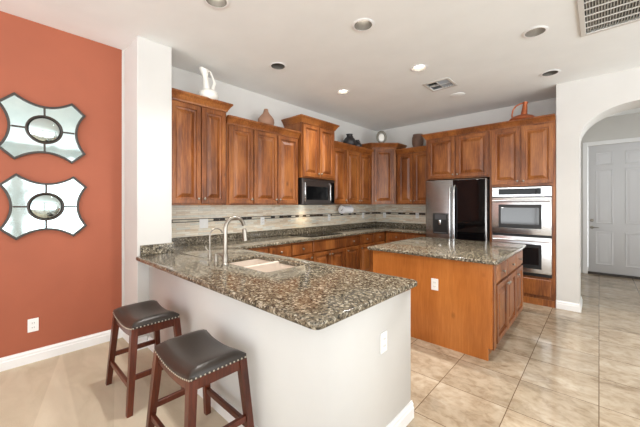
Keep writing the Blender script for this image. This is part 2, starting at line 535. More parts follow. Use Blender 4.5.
baseboard('baseboard_jamb', (AC - AA + .0005, YW - .0175), (AC - AA + .0005, YW + .44), (1, 0))
baseboard('baseboard_arch_east', (AC + AA, YW - .0005), (X_R, YW - .0005), (0, -1))
baseboard('baseboard_passage', (-.3295, YW + .442), (-.3295, HALL_Y + .008), (1, 0))

# passage door
m = MB()
cw = .075
m.box(DX0 - cw, DX0, HALL_Y - .012, HALL_Y + .009, 0, DZ + cw, .004)
m.box(DX1, DX1 + cw, HALL_Y - .012, HALL_Y + .009, 0, DZ + cw, .004)
m.box(DX0, DX1, HALL_Y - .012, HALL_Y + .009, DZ, DZ + cw, .004)
struct('trim_1', m, M['trim'])
d1 = bpy.data.objects.new('door_1', None); COL.objects.link(d1); d1.location = (DX0, HALL_Y + .035, 0)
tag(d1, kind='structure')
W = DX1 - DX0
m = MB()
m.box(.004, W - .004, .0, .035, .035, DZ - .004, .002)
cols = [(.115, .352), (.478 + .065, .478 + .302)]
rows = [(.20, .86), (1.02, 2.10), (2.18, 2.44)]
for x0, x1 in [(.118, .372), (.535, .79)]:
    for z0, z1 in rows:
        m.panel(x0, x1, z0, z1, [(0, .004), (0, -.0005), (.010, -.008), (.022, -.001), (.032, -.0003), (.062, -.012), (.07, -.012)])
m.build('panel', M['door'], d1, 30)
m = MB().box(.0, W, -.03, .06, 0, .045, .006)
m.build('threshold', M['bronze'], d1)
m = MB()
m.lathe([(.030, 0), (.030, .012), (.012, .016), (.012, .045)], (0, 0, 0), 16)
m.bm.transform(Matrix.Translation((.062, -.001, .94)) @ Matrix.Rotation(PI / 2, 4, 'X'))
m.tube([(.062, -.045, .94), (.10, -.052, .944), (.165, -.047, .937)], [.010, .009, .007], 8)
m.build('handle', M['nickel'], d1, 40)
m = MB()
m.lathe([(.030, 0), (.028, .014), (.016, .018), (.014, .028)], (0, 0, 0), 16)
m.bm.transform(Matrix.Translation((.062, -.001, 1.08)) @ Matrix.Rotation(PI / 2, 4, 'X'))
m.build('deadbolt', M['nickel'], d1, 40)

# ------------------------------------------------------------------ cabinets
RAISED = [(0, .02), (0, .0), (.004, -.004), (.049, -.004), (.052, .013), (.070, .018), (.112, -.001), (.117, -.001)]
SLAB = [(0, .02), (0, .006), (.008, 0), (.02, 0)]
def knob(parent, x, z, y=0.0, name='knob'):
    m = MB()
    m.lathe([(.007, 0), (.006, .010), (.013, .016), (.0155, .022), (.012, .028), (.004, .030)], (0, 0, 0), 12)
    m.bm.transform(Matrix.Translation((x, y + .0005, z)) @ Matrix.Rotation(PI / 2, 4, 'X'))
    return m.build(name, M['nickel'], parent, 50)
def cab_door(parent, x0, x1, z0, z1, kx=None, kz=None, name='door', prof=RAISED):
    d = MB().panel(x0, x1, z0, z1, prof).build(name, M['wood'], parent)
    if kx is not None: knob(d, kx, kz)
    return d
def cab_drawer(parent, x0, x1, z0, z1, has_knob=True):
    d = MB().panel(x0, x1, z0, z1, SLAB).build('drawer', M['wood'], parent)
    if has_knob: knob(d, (x0 + x1) / 2, (z0 + z1) / 2)
    return d
def crown(parent, w, depth, z0, h, lret, rret, out=.06):
    prof = [(.0, 0), (.010, 0), (.014, .14), (.022, .28), (.042, .62), (.054, .74), (.060, .80), (.060, 1.0), (.0, 1.0)]
    path = []
    if lret: path += [((0, depth), (-1, 0))]
    path += [((0, .018), (-1, -1) if lret else (0, -1)), ((w, .018), (1, -1) if rret else (0, -1))]
    if rret: path += [((w, depth), (1, 0))]
    rings = [[(p[0] + d[0] * o * out / .06, p[1] + d[1] * o * out / .06, z0 + z * h) for o, z in prof] for p, d in path]
    return MB().loops(rings).build('crown_moulding', M['wood'], parent)

def wall_cabinet(label, loc, rz, w, depth, z0, z1, crown_h, doors, lret=False, rret=False, dz=(.02, .03), group=None):
    """doors: list of (x0, x1, knob side 'l'/'r')"""
    t = thing('wall_cabinet', label, 'cabinet', (loc[0], loc[1], z0), rz, group)
    H = z1 - z0
    MB().box(.001, w - .001, .0205, depth, 0, H + crown_h - .012).build('carcass', M['wood'], t)
    for x0, x1, s in doors:
        kx = x0 + .028 if s == 'l' else x1 - .028
        cab_door(t, x0, x1, dz[0], H - dz[1], kx, dz[0] + .055)
    crown(t, w, depth, H - .012, crown_h + .012, lret, rret)
    return t

G_UP = 'alder wall cabinets'
FX = XL + .35                # front of the wall cabinets on the west wall
R90 = PI / 2
def wc(y0, y1, label, z0, z1, ch, doors, lret=False, rret=False, fx=FX, dz=(.02, .03)):
    return wall_cabinet(label, (fx, y0), R90, y1 - y0, fx - XL - .004, z0, z1, ch, [(a - y0, b - y0, s) for a, b, s in doors], lret, rret, dz)
wc(1.274, 1.955, 'tall brown wooden wall cabinet of two doors beside the white pier, under the white pitcher', 1.40, 2.555, .085,
   [(1.292, 1.622, 'r'), (1.636, 1.935, 'l')], False, True)
wc(1.957, 3.163, 'long three-door brown wooden wall cabinet with the tan clay gourd vase on top', 1.40, 2.42, .08,
   [(1.985, 2.338, 'r'), (2.356, 2.742, 'r'), (2.760, 3.138, 'l')])
FXM = XL + .42
wc(3.166, 3.942, 'raised brown wooden wall cabinet above the microwave', 1.815, 2.66, .085,
   [(3.190, 3.545, 'r'), (3.560, 3.918, 'l')], True, True, FXM)
wc(3.945, 5.166, 'three-door brown wooden wall cabinet above the paper towel, with black jugs on top', 1.40, 2.41, .08,
   [(3.972, 4.342, 'r'), (4.360, 4.748, 'r'), (4.766, 5.140, 'l')])
# corner cabinet with a diagonal front
cx0, cy0 = FX, 5.172
t = thing('corner_cabinet', 'taller one-door brown wooden wall cabinet set diagonally in the kitchen corner', 'cabinet', (cx0, cy0, 1.40), PI / 4)
DW = .49
c45 = math.sqrt(.5)
def loc45(x, y):               # world offset from the root -> root's own axes
    dx, dy = x - cx0, y - cy0
    return (dx * c45 + dy * c45, -dx * c45 + dy * c45)
ix, iy = .0145, .0145
poly = [loc45(*p) for p in ((cx0 - .0145, cy0 + .0145), (cx0 + DW * c45 - .0145, cy0 + DW * c45 + .0145), (cx0 + DW * c45 - .0145, YB - .004), (XL + .004, YB - .004), (XL + .004, cy0 + .0145))]
MB().prism(poly, 'z', 0, 1.228).build('carcass', M['wood'], t)
cab_door(t, .045, DW - .045, .02, 1.115, .075, .075)
prof = [(.0, 0), (.010, 0), (.014, .012), (.022, .025), (.042, .055), (.054, .066), (.060, .072), (.060, .09), (.0, .09)]
pA = [loc45(XL + .004, cy0), loc45(cx0, cy0), loc45(cx0 + DW * c45, cy0 + DW * c45), loc45(cx0 + DW * c45, YB - .004)]
nrm = [Vector(loc45(cx0, cy0 - 1)), None, None, Vector(loc45(cx0 + 1, cy0))]
nf = Vector((0, -1))
def miter(a, b):
    s = (a + b); return s / (1 + a.dot(b))
dirs = [nrm[0], miter(nrm[0], nf), miter(nf, nrm[3]), nrm[3]]
MB().loops([[(p[0] + d.x * o, p[1] + d.y * o, 1.14 + z) for o, z in prof] for p, d in zip(pA, dirs)]).build('crown_moulding', M['wood'], t)

FYB = YB - .35
def bc(x0, x1, label, z0, z1, ch, doors, fy=FYB, lret=False, rret=False, dz=(.02, .03)):
    return wall_cabinet(label, (x0, fy), 0, x1 - x0, YB - fy - .004, z0, z1, ch, [(a - x0, b - x0, s) for a, b, s in doors], lret, rret, dz)
bc(-3.001, -2.244, 'two-door brown wooden wall cabinet between corner cabinet and refrigerator, under a brown urn', 1.40, 2.42, .08,
   [(-2.965, -2.655, 'r'), (-2.635, -2.285, 'l')])
YF = 5.17
# refrigerator surround
t = thing('refrigerator_cabinet', 'brown wooden two-door cabinet over the refrigerator with tall side panel', 'cabinet', (-2.241, YF, 0))
W = -1.238 + 2.241
MB().box(0, .02, .0205, YB - YF - .004, 0, 1.83).build('side_panel', M['wood'], t)
MB().box(.001, W - .001, .0205, YB - YF - .004, 1.832, 2.628).build('carcass', M['wood'], t)
for x0, x1, kx in ((.035, .490, .465), (.508, .985, .535)):
    cab_door(t, x0, x1, 1.85, 2.52, kx, 1.90)
crown(t, W, YB - YF - .004, 2.54, .09, True, False)
# oven tower
t = thing('oven_cabinet', 'tall brown wooden cabinet holding the double oven beside the white arch wall', 'cabinet', (-1.236, YF, 0))
W = -.435 + 1.236
D = YB - YF - .004
m = MB()
m.box(0, .036, .0205, D, .395, 1.67).box(W - .036, W, .0205, D, .395, 1.67).box(.0, W, .0205, D, 1.67, 2.628).box(0, W, .0205, D, .09, .395).box(.036, W - .036, D - .03, D, .395, 1.67)
m.build('carcass', M['wood'], t)
MB().box(.0, W, .015, D, 0, .089).build('toe_kick', M['wood'], t)
MB().panel(.03, W - .05, .135, .365, SLAB).build('drawer', M['wood'], t)
for x0, x1, kx in ((.028, .392, .365), (.412, .778, .438)):
    cab_door(t, x0, x1, 1.70, 2.52, kx, 1.745)
crown(t, W, D, 2.54, .09, False, False)

# base cabinets on the west wall
BF = XL + .60
G_BASE = 'alder base cabinets'
def base_cab(label, loc, rz, w, units, depth=.585, top=.874):
    """units: list of (x0,x1,kind): 'd1l' drawer over a door, 'd2' drawer over two doors, 'f2' false front over two doors, 'b' blank"""
    t = thing('base_cabinet', label, 'cabinet', (loc[0], loc[1], 0), rz)
    m = MB().box(.001, w - .001, .0205, depth, .10, top)
    if top < .87: m.box(.001, w - .001, .0205, .04, top, .874)
    m.build('carcass', M['wood'], t)
    MB().box(.001, w - .001, .075, depth, 0, .099).build('toe_kick', M['wood'], t)
    for x0, x1, kd in units:
        if kd == 'b': continue
        cab_drawer(t, x0, x1, .70, .85, kd != 'f2')
        if kd in ('d2', 'f2'):
            mx = (x0 + x1) / 2
            cab_door(t, x0, mx - .003, .125, .68, mx - .03, .63)
            cab_door(t, mx + .003, x1, .125, .68, mx + .03, .63)
        else:
            cab_door(t, x0, x1, .125, .68, x1 - .03 if kd == 'd1r' else x0 + .03, .63)
    return t
def bw(y0, y1, label, kd): return base_cab(label, (BF, y0), R90, y1 - y0, [(.012, y1 - y0 - .012, kd)])
bw(1.90, 2.400, 'brown base cabinet on the long wall next to the peninsula, partly behind the sink counter', 'd1r')
bw(2.402, 2.795, 'narrow brown base cabinet on the long wall, second from the peninsula', 'd1r')
bw(2.797, 3.209, 'brown base cabinet on the long wall just before the cooktop cabinet', 'd1r')
bw(3.211, 4.000, 'wide brown base cabinet under the black cooktop with twin doors', 'f2')
bw(4.002, 4.401, 'brown base cabinet on the long wall just past the cooktop cabinet', 'd1l')
bw(4.403, 4.820, 'brown base cabinet below the paper towel, second past the cooktop cabinet', 'd1l')
bw(4.822, 5.262, 'brown base cabinet on the long wall in the corner', 'd1l')
BY = YB - .60
def bb(x0, x1, label, kd): return base_cab(label, (x0, BY), 0, x1 - x0, [(.012 if kd != 'b' else 0, x1 - x0 - .012, kd)])
t = base_cab('brown base cabinet on the refrigerator wall next to the corner', (-3.115, BY), 0, .481, [(.045, .469, 'd1r')])
t = bb(-2.632, -2.245, 'brown base cabinet beside the refrigerator', 'd1l')
# sink side of the peninsula, facing the kitchen
base_cab('brown sink base cabinet on the kitchen side of the peninsula', (-1.62, 1.88), PI, .95, [(.012, .938, 'f2')], .58, .69)
base_cab('brown base cabinet at the kitchen end of the peninsula beside the half wall', (-1.045, 1.88), PI, .57, [(.012, .558, 'd1l')], .58)

# ------------------------------------------------------------------ granite counter with sink
t = thing('countertop', 'speckled brown granite countertop running over the peninsula and along two kitchen walls', 'countertop', (0, 0, 0))
Z0, Z1 = .877, .914
CF = XL + .63
SK = (-2.47, -1.80, 1.37, 1.765)
out = round_poly([(PX + .002, .925), (-.87, .925), (-.87, 1.915), (CF, 1.915), (CF, YB - .635), (-2.243, YB - .635), (-2.243, YB - .002), (XL + .002, YB - .002), (XL + .002, 1.272), (PX + .002, 1.272)],
                 [.05, .05, .05, .02, .02, .004, 0, 0, 0, 0])
hole = round_poly(rect(*SK), .035)
me = outline_mesh([out, hole], Z1 - Z0, .012, 'z', Z0, 3)
link('slab', me, M['granite'], t, 40)
m = MB()
m.box(XL + .002, XL + .022, 1.275, YB - .002, Z1 + .0005, 1.014, .002)
m.box(XL + .022, -2.243, YB - .022, YB - .002, Z1 + .0005, 1.014, .002)
m.box(PX + .001, PX + .021, .972, 1.275, Z1 + .0005, 1.014, .002)
m.box(XL + .022, PX + .021, 1.272, 1.292, Z1 + .0005, 1.014, .002)
m.build('upstand', M['granite'], t)
t = thing('kitchen_sink', 'beige double-bowl undermount sink set in the granite peninsula', 'sink', (-2.16, 1.56, .70))
def bowl(x0, x1, y0, y1):
    o = Vector((-2.16, 1.56, .70))
    def ring(i, z, r): return [(p[0] - o.x, p[1] - o.y, z - o.z) for p in round_poly(rect(x0 + i, x1 - i, y0 + i, y1 - i), r)]
    m = MB()
    m.loops([ring(-.012, .8765, .055), ring(0, .8765, .05), ring(.006, .80, .05), ring(.012, .725, .05), ring(.03, .705, .04), ring(.05, .702, .03)], True, False, True)
    b = m.build('bowl', M['sink'], t, 40)
    MB().lathe([(.04, 0), (.04, .003), (.03, .003), (.028, .001)], ((x0 + x1) / 2 - o.x, (y0 + y1) / 2 - o.y, .703 - o.z), 16).build('drain', M['nickel'], b)
bowl(-2.472, -2.165, 1.368, 1.767)
bowl(-2.128, -1.798, 1.368, 1.767)
MB().box(-2.165 + 2.16 - .0005, -2.128 + 2.16 + .0005, -.195, .21, .12, .197, .006).build('divider', M['sink'], t)

# tile behind
t = thing('tile_backsplash', 'beige stone strip tile backsplash with a dark mosaic band, behind the counters', 'backsplash', (0, 0, 0))
MB().box(XL + .001, XL + .009, 1.275, YB - .001, 1.0145, 1.3985).build('tile_field', M['splashY'], t)
MB().box(XL + .009, -2.243, YB - .009, YB - .001, 1.0145, 1.3985).build('tile_field', M['splashX'], t)

# ------------------------------------------------------------------ faucets
def arc_pts(y0, z0, r, n=12, a0=0, a1=PI):
    return [(0, y0 + r - r * math.cos(a0 + (a1 - a0) * k / n), z0 + r * math.sin(a0 + (a1 - a0) * k / n)) for k in range(n + 1)]
t = thing('kitchen_faucet', 'tall brushed nickel gooseneck faucet with pull-down head behind the sink', 'faucet', (-2.262, 1.305, Z1))
MB().lathe([(.030, .0005), (.030, .010), (.022, .016), (.021, .085), (.018, .09)], (0, 0, 0), 20).build('base', M['nickel'], t, 40)
MB().tube([(0, 0, .085), (0, 0, .20)] + arc_pts(0, .30, .088, 14, 0, PI * .94), .0155, 14).build('spout', M['nickel'], t, 60)
MB().tube([(0, .178, .285), (0, .184, .25), (0, .190, .185)], [.0175, .019, .0215], 14).build('spray_head', M['nickel'], t, 40)
MB().tube([(-.018, 0, .06), (-.045, 0, .066), (-.10, .0, .078)], [.013, .010, .007], 10).build('lever', M['nickel'], t, 40)
t = thing('water_dispenser', 'slim curved filtered water tap standing beside the soap dispenser', 'faucet', (-2.582, 1.335, Z1))
MB().lathe([(.020, .0005), (.020, .008), (.012, .014), (.012, .075), (.008, .08)], (0, 0, 0), 16).build('base', M['nickel'], t, 40)
MB().tube([(0, 0, .075), (0, 0, .20)] + arc_pts(0, .215, .062, 12, 0, PI * .92), .0065, 10).build('spout', M['nickel'], t, 60)
MB().tube([(-.010, -.005, .07), (-.034, -.02, .10), (-.036, -.022, .118)], .006, 8).build('lever', M['nickel'], t, 40)
t = thing('soap_dispenser', 'short nickel soap pump between the two faucets', 'soap dispenser', (-2.44, 1.318, Z1))
MB().lathe([(.021, .0005), (.021, .010), (.016, .014), (.015, .050), (.011, .055), (.011, .066), (.004, .068)], (0, 0, 0), 16).build('base', M['nickel'], t, 40)
MB().tube([(0, 0, .06), (0, .03, .066), (0, .07, .058)], [.008, .007, .005], 8).build('nozzle', M['nickel'], t, 40)

# ------------------------------------------------------------------ cooktop
t = thing('cooktop', 'black glass electric cooktop set in the granite below the microwave', 'cooktop', (-3.39, 3.60, Z1))
MB().box(-.24, .24, -.38, .38, .0005, .008, .003).build('glass_top', M['blackglass'], t)
for x, y, r in ((-.11, -.2, .09), (-.11, .2, .075), (.10, -.2, .075), (.10, .2, .10)):
    MB().lathe([(r, .0082), (r, .0088), (r - .004, .0088), (r - .004, .0082)], (x, y, 0), 28, cap0=False, cap1=False).build('burner_ring', M['grey'], t)

# ------------------------------------------------------------------ microwave
FM = XL + .415
t = thing('microwave', 'stainless over-the-range microwave with dark window under the raised wall cabinet', 'microwave', (FM, 3.176, 1.402), R90)
W, H = .757, .408
MB().box(0, W, .03, FM - XL - .012, 0, H, .004).build('body', M['black'], t)
d = MB().panel(.004, W - .004, .006, H - .004, [(0, .03), (0, .004), (.004, 0), (.02, 0)]).build('door', M['blacksteel'], t)
MB().box(.085, .575, -.0015, .005, .075, .285, .001).build('window', M['blackglass'], d)
MB().tube([(.045, -.004, .05), (.045, -.012, .055), (.045, -.012, .33), (.045, -.004, .335)], .011, 8).build('side_bar', M['steel'], d, 50)
MB().tube([(.605, 0, .055), (.605, -.036, .07), (.605, -.036, .32), (.605, 0, .335)], .011, 10).build('handle', M['steel'], d, 50)
MB().box(.655, .745, -.0015, .005, .03, .36, .001).build('control_panel', M['blackglass'], t)
MB().box(.02, W - .02, .06, .25, -.004, -.0005).build('vent_grille', M['grey'], t)
MB().box(.30, .44, .27, .31, -.004, -.0005).build('task_light', M['lamp_on'], t)
d = bpy.data.lights.new('task_light', 'SPOT')
d.energy = 5; d.color = (1, .82, .56); d.spot_size = math.radians(130); d.spot_blend = .9; d.shadow_soft_size = .03
o = bpy.data.objects.new('task_light', d); COL.objects.link(o); o.parent = t; o.location = (.37, .29, -.012); o.rotation_euler = (math.radians(-12), 0, 0)

# ------------------------------------------------------------------ refrigerator
t = thing('refrigerator', 'stainless refrigerator with one black glass door, left of the double oven'.replace('left of', 'beside'), 'refrigerator', (-2.214, 5.10, 0))
W, H = .958, 1.812
MB().box(.004, W - .004, .075, .74, .02, H - .02, .006).build('body', M['grey'], t)
dl = MB().box(0, .458, 0, .07, .06, H, .014, 3).build('door', M['darksteel'], t, 40)
dr = MB().box(.464, W, 0, .07, .06, H, .014, 3).build('door', M['darksteel'], t, 40)
MB().box(.476, W - .022, -.004, .004, .30, H - .012, .002).build('glass_panel', M['blackglass'], dr)
ds = MB().panel(.13, .385, .915, 1.255, [(0, .004), (0, -.004), (.012, -.004), (.016, .001), (.018, -.0015), (.03, -.0015)]).build('dispenser', M['black'], dl)
MB().box(.165, .35, -.006, .0, 1.15, 1.235, .002).build('display', M['grey'], ds)
MB().lathe([(.02, 0), (.026, .03), (.026, .075), (.012, .08)], (.258, -.028, 1.07), 14).build('nozzle', M['steel'], ds, 40)
MB().box(.16, .355, -.03, -.0015, .925, .938, .003).build('drip_tray', M['grey'], ds)
for x, p in ((.428, dl), (.494, dr)):
    z0, z1 = (.66, 1.72) if p is dl else (.66, 1.72)
    m = MB()
    m.tube([(x, -.002, z1 - .01), (x, -.05, z1 - .05), (x, -.062, z1 - .25), (x, -.066, (z0 + z1) / 2), (x, -.062, z0 + .25), (x, -.05, z0 + .05), (x, -.002, z0 + .01)], .0145, 12)
    m.build('handle', M['steel'], p, 60)

# ------------------------------------------------------------------ double oven
t = thing('double_oven', 'stainless double wall oven with dark windows built into the tall cabinet', 'oven', (-1.196, YF - .012, .40))
W = .722
MB().box(.0, W, .033, .60, .0, 1.256).build('chassis', M['black'], t)
cp = MB().box(0, W, .0, .032, 1.120, 1.256, .004).build('control_panel', M['steel'], t)
MB().box(.085, .605, -.002, .004, 1.150, 1.236, .001).build('display', M['blackglass'], cp)
MB().box(0, W, .004, .032, .0, .035, .003).build('bottom_vent', M['black'], t)
for z0, z1, wz0, wz1 in ((.578, 1.108, .665, 1.005), (.045, .545, .105, .445)):
    d = MB().box(0, W, -.014, .030, z0, z1, .006, 3).build('door', M['steel'], t, 40)
    MB().box(.088, .612, -.0165, -.006, wz0, wz1, .001).build('window', M['black'], d)
    MB().box(.118, .582, -.0185, -.012, wz0 + .055, wz1 - .045, .001).build('inner_window', M['ovenglass'], d)
    hz = z1 - .05
    m = MB()
    m.tube([(.012, -.052, hz), (W - .012, -.052, hz)], .013, 12)
    m.tube([(.05, -.012, hz), (.05, -.052, hz)], .009, 8).tube([(W - .05, -.012, hz), (W - .05, -.052, hz)], .009, 8)
    m.build('handle', M['steel'], d, 50)

# ------------------------------------------------------------------ island
IX0, IX1, IY0, IY1 = -1.95, -.69, 3.03, 4.43
t = thing('kitchen_island', 'brown wooden kitchen island with granite top in the middle of the kitchen', 'kitchen island', (IX1, IY0, 0), R90)
# local: x along world y from the front panel, -y towards world +x
Wd, Dp = IY1 - IY0, IX1 - IX0
MB().box(.022, Wd - .001, .0205, Dp - .02, .10, .874).build('carcass', M['wood'], t)
MB().box(.022, Wd - .03, .07, Dp - .07, 0, .099).build('toe_kick', M['wood'], t)
MB().prism([(.045, 0), (Dp, 0), (Dp, .875), (0.012, .875), (.012, .115), (.045, .115)], 'x', 0, .0215).build('end_panel', M['veneer'], t)
MB().box(.0225, .115, .004, .0203, .10, .874).build('corner_stile', M['wood'], t)
for x0, x1 in ((.122, .540), (.556, .975), (.991, 1.390)):
    d = cab_drawer(t, x0, x1, .685, .848)
    cab_door(t, x0, x1, .125, .665, x1 - .03 if x0 < .2 else x0 + .03, .615)
me = outline_mesh([round_poly([(-.045, -.035), (Wd + .04, -.035), (Wd + .04, Dp + .06), (-.045, Dp + .06)], .03)], Z1 - Z0, .012, 'z', Z0, 3)
link('countertop', me, M['granite'], t, 40)

# ------------------------------------------------------------------ stools
def make_stool(label, loc):
    t = thing('bar_stool', label, 'bar stool', loc, 0, 'saddle bar stools at the peninsula')
    HWX, HWY = .232, .158
    ZT = .565
    def sag(x): return .034 * (x / HWX) ** 2 - .034
    # cushion
    nx, ny = 20, 12
    bm = MB()
    rings = []
    def sup(u):   # rounded edge
        return (1 - abs(u) ** 6) ** .5 if abs(u) < 1 else 0
    top = []
    for i in range(nx + 1):
        u = -1 + 2 * i / nx
        row = []
        for j in range(ny + 1):
            w = -1 + 2 * j / ny
            x, y = u * HWX, w * HWY
            e = (1 - max(abs(u), 0) ** 8) * (1 - abs(w) ** 6)
            row.append((x * (1 + .02 * (e ** .5)), y * (1 + .02 * (e ** .5)), ZT + sag(x) + .012 + .040 * e ** .5 * (1 - .15 * w * w)))
        top.append(row)
    vs = [[bm.bm.verts.new(p) for p in r] for r in top]
    for i in range(nx):
        for j in range(ny): bm.bm.faces.new((vs[i][j], vs[i + 1][j], vs[i + 1][j + 1], vs[i][j + 1]))
    border = [vs[i][0] for i in range(nx + 1)] + [vs[nx][j] for j in range(1, ny + 1)] + [vs[i][ny] for i in range(nx - 1, -1, -1)] + [vs[0][j] for j in range(ny - 1, 0, -1)]
    low = [bm.bm.verts.new((v.co.x * 1.004, v.co.y * 1.004, ZT + sag(v.co.x) - .012)) for v in border]
    for k in range(len(border)):
        k2 = (k + 1) % len(border)
        bm.bm.faces.new((border[k], low[k], low[k2], border[k2]))
    bm.bm.faces.new(low)
    cu = bm.build('seat_cushion', M['leather'], t, 55)
    # nailheads round the lower edge of the leather
    nm = MB().lathe([(.0052, 0), (.0046, .0022), (.0025, .0036), (.0004, .004)], (0, 0, 0), 8)
    nails = []
    hx, hy = HWX * 1.006, HWY * 1.006
    for k in range(21):
        x = -hx + .006 + (2 * hx - .012) * k / 20
        for sy in (-1, 1): nails.append((x, sy * hy, ZT + sag(x) - .006, R90 if sy < 0 else -R90, 'X'))
    for k in range(14):
        y = -hy + .008 + (2 * hy - .016) * k / 13
        for sx in (-1, 1): nails.append((sx * hx, y, ZT - .006, R90 if sx > 0 else -R90, 'Y'))
    first = None
    for x, y, z, a, ax in nails:
        if first is None:
            o = nm.build('nailhead', M['nail'], t, 50); first = o
        else:
            o = first.copy(); COL.objects.link(o); o.parent = t
        o.location = (x, y, z)
        o.rotation_euler = (a, 0, 0) if ax == 'X' else (0, a, 0)
    # curved aprons following the saddle, straight ones across
    for sy in (-1, 1):
        pts = [(x, ZT + sag(x) - .0125) for x in [-HWX + .012 + (2 * HWX - .024) * k / 12 for k in range(13)]]
        pts += [(x, ZT + sag(x) * .8 - .062) for x in [HWX - .012 - (2 * HWX - .024) * k / 12 for k in range(13)]]
        y0, y1 = sorted((sy * (HWY - .008), sy * (HWY - .030)))
        MB().prism(pts, 'y', y0, y1).build('apron', M['stoolwood'], t)
    for sx in (-1, 1):
        x0, x1 = sorted((sx * (HWX - .006), sx * (HWX - .030)))
        MB().box(x0, x1, -HWY + .03, HWY - .03, ZT - .068, ZT - .0125).build('apron', M['stoolwood'], t)
    # splayed legs
    FXo, FYo, LS = .262, .182, .020
    TX, TY = HWX - .022, HWY - .020
    def legc(sx, sy, z):
        k = z / ZT
        return (sx * (FXo * (1 - k) + TX * k), sy * (FYo * (1 - k) + TY * k))
    for sx in (-1, 1):
        for sy in (-1, 1):
            rings = []
            for z, h in ((0.0005, .017), (.28, .0195), (ZT - .0135, .0215)):
                cx, cy = legc(sx, sy, z)
                rings.append([(cx - h, cy - h, z), (cx + h, cy - h, z), (cx + h, cy + h, z), (cx - h, cy + h, z)])
            MB().loops(rings).build('leg', M['stoolwood'], t)
    for sy in (-1, 1):
        a = legc(-1, sy, .175); b = legc(1, sy, .175)
        MB().box(a[0] + .018, b[0] - .018, a[1] - .011, a[1] + .011, .158, .192, .003).build('stretcher', M['stoolwood'], t)
    for sx in (-1, 1):
        a = legc(sx, -1, .23); b = legc(sx, 1, .23)
        MB().box(a[0] - .011, a[0] + .011, a[1] + .018, b[1] - .018, .213, .247, .003).build('stretcher', M['stoolwood'], t)
    return t
make_stool('dark leather saddle bar stool nearer the terracotta wall and the white pier', (-2.552, .80, CARPET_Z))
make_stool('dark leather saddle bar stool in front, farther from the terracotta wall', (-1.672, .80, CARPET_Z))

# ------------------------------------------------------------------ mirrors on the accent wall
def make_mirror(label, yc, zc):
    t = thing('wall_mirror', label, 'mirror', (XL + .002, yc, zc), R90, 'paired shield mirrors')
    A, B, DIP, WX = .288, .187, .080, 1.035
    def bow(p, q, n=12):
        # concave arc between two points, bowed to the centre
        out = []
        for k in range(n + 1):
            s = k / n
            x, z = p[0] + (q[0] - p[0]) * s, p[1] + (q[1] - p[1]) * s
            d = DIP * (.95 if abs(p[1] - q[1]) < .01 else .78) * (1 - (2 * s - 1) ** 2)
            m = math.hypot((p[0] + q[0]) / 2, (p[1] + q[1]) / 2)
            out.append((x - (p[0] + q[0]) / 2 / m * d, z - (p[1] + q[1]) / 2 / m * d))
        return out
    pts = []
    for p, q in (((-B, -A), (B, -A)), ((A, -B), (A, B)), ((B, A), (-B, A)), ((-A, B), (-A, -B))):
        pts += bow(p, q)
    pts = [(x * WX, z) for x, z in pts]
    dd = set(); pts = [p for p in pts if not ((round(p[0], 5), round(p[1], 5)) in dd or dd.add((round(p[0], 5), round(p[1], 5))))]
    def inset(pts, d):
        out = []
        n = len(pts)
        for i in range(n):
            a = Vector(pts[i - 1]); p = Vector(pts[i]); b = Vector(pts[(i + 1) % n])
            e1 = (p - a).normalized(); e2 = (b - p).normalized()
            n1 = Vector((-e1.y, e1.x)); n2 = Vector((-e2.y, e2.x))
            mt = (n1 + n2) / (1 + n1.dot(n2))
            out.append(tuple(p + mt * d))
        return out
    inn = inset(pts, .018)
    link('frame', outline_mesh([pts, inn], .026, .003, 'y', -.026), M['bronze'], t)
    RO = .125
    def quarter(sx, sz):
        return None
    # mirror glass in four panes, split by the came bars
    MB_ = outline_mesh([inset(pts, .010), circle(0, 0, RO - .012, 32)], .006, 0, 'y', -.012)
    # cut into four panes
    for sx in (-1, 1):
        for sz in (-1, 1):
            bm = bmesh.new(); bm.from_mesh(MB_)
            for nx_, nz_ in ((sx, 0), (0, sz)):
                g = bm.verts[:] + bm.edges[:] + bm.faces[:]
                bmesh.ops.bisect_plane(bm, geom=g, plane_co=(nx_ * .003, 0, nz_ * .003), plane_no=(-nx_, 0, -nz_), clear_outer=True)
            me = bpy.data.meshes.new('pane'); bm.to_mesh(me); bm.free()
            link('pane', me, M['mirror'], t)
    ins = .196
    for bx in ((-.007, .007, RO, ins + .01), (-.007, .007, -ins - .01, -RO), (RO, ins + .015, -.007, .007), (-ins - .015, -RO, -.007, .007)):
        MB().box(bx[0], bx[1], -.022, -.004, bx[2], bx[3]).build('dividing_bar', M['bronze'], t)
    m = MB()
    m.lathe([(RO + .003, 0), (RO + .003, .022), (RO - .006, .026), (RO - .013, .022), (RO - .013, 0)], (0, 0, 0), 40, cap0=False, cap1=False)
    m.bm.transform(Matrix.Translation((0, -.004, 0)) @ Matrix.Rotation(PI / 2, 4, 'X'))
    m.build('round_frame', M['bronze'], t, 50)
    m = MB()
    R0 = RO - .012
    m.lathe([(R0, .006)] + [(R0 * math.cos(a), .006 + .030 * math.sin(a)) for a in [PI / 2 * k / 10 for k in range(1, 10)]] + [(.001, .036)], (0, 0, 0), 36, cap0=False)
    m.bm.transform(Matrix.Translation((0, -.004, 0)) @ Matrix.Rotation(PI / 2, 4, 'X'))
    m.build('convex_mirror', M['mirror'], t, 60)
    return t
make_mirror('upper shield-shaped mirror in a dark frame on the terracotta wall', .324, 2.085)
make_mirror('lower shield-shaped mirror in a dark frame, hung below its twin', .335, 1.392)

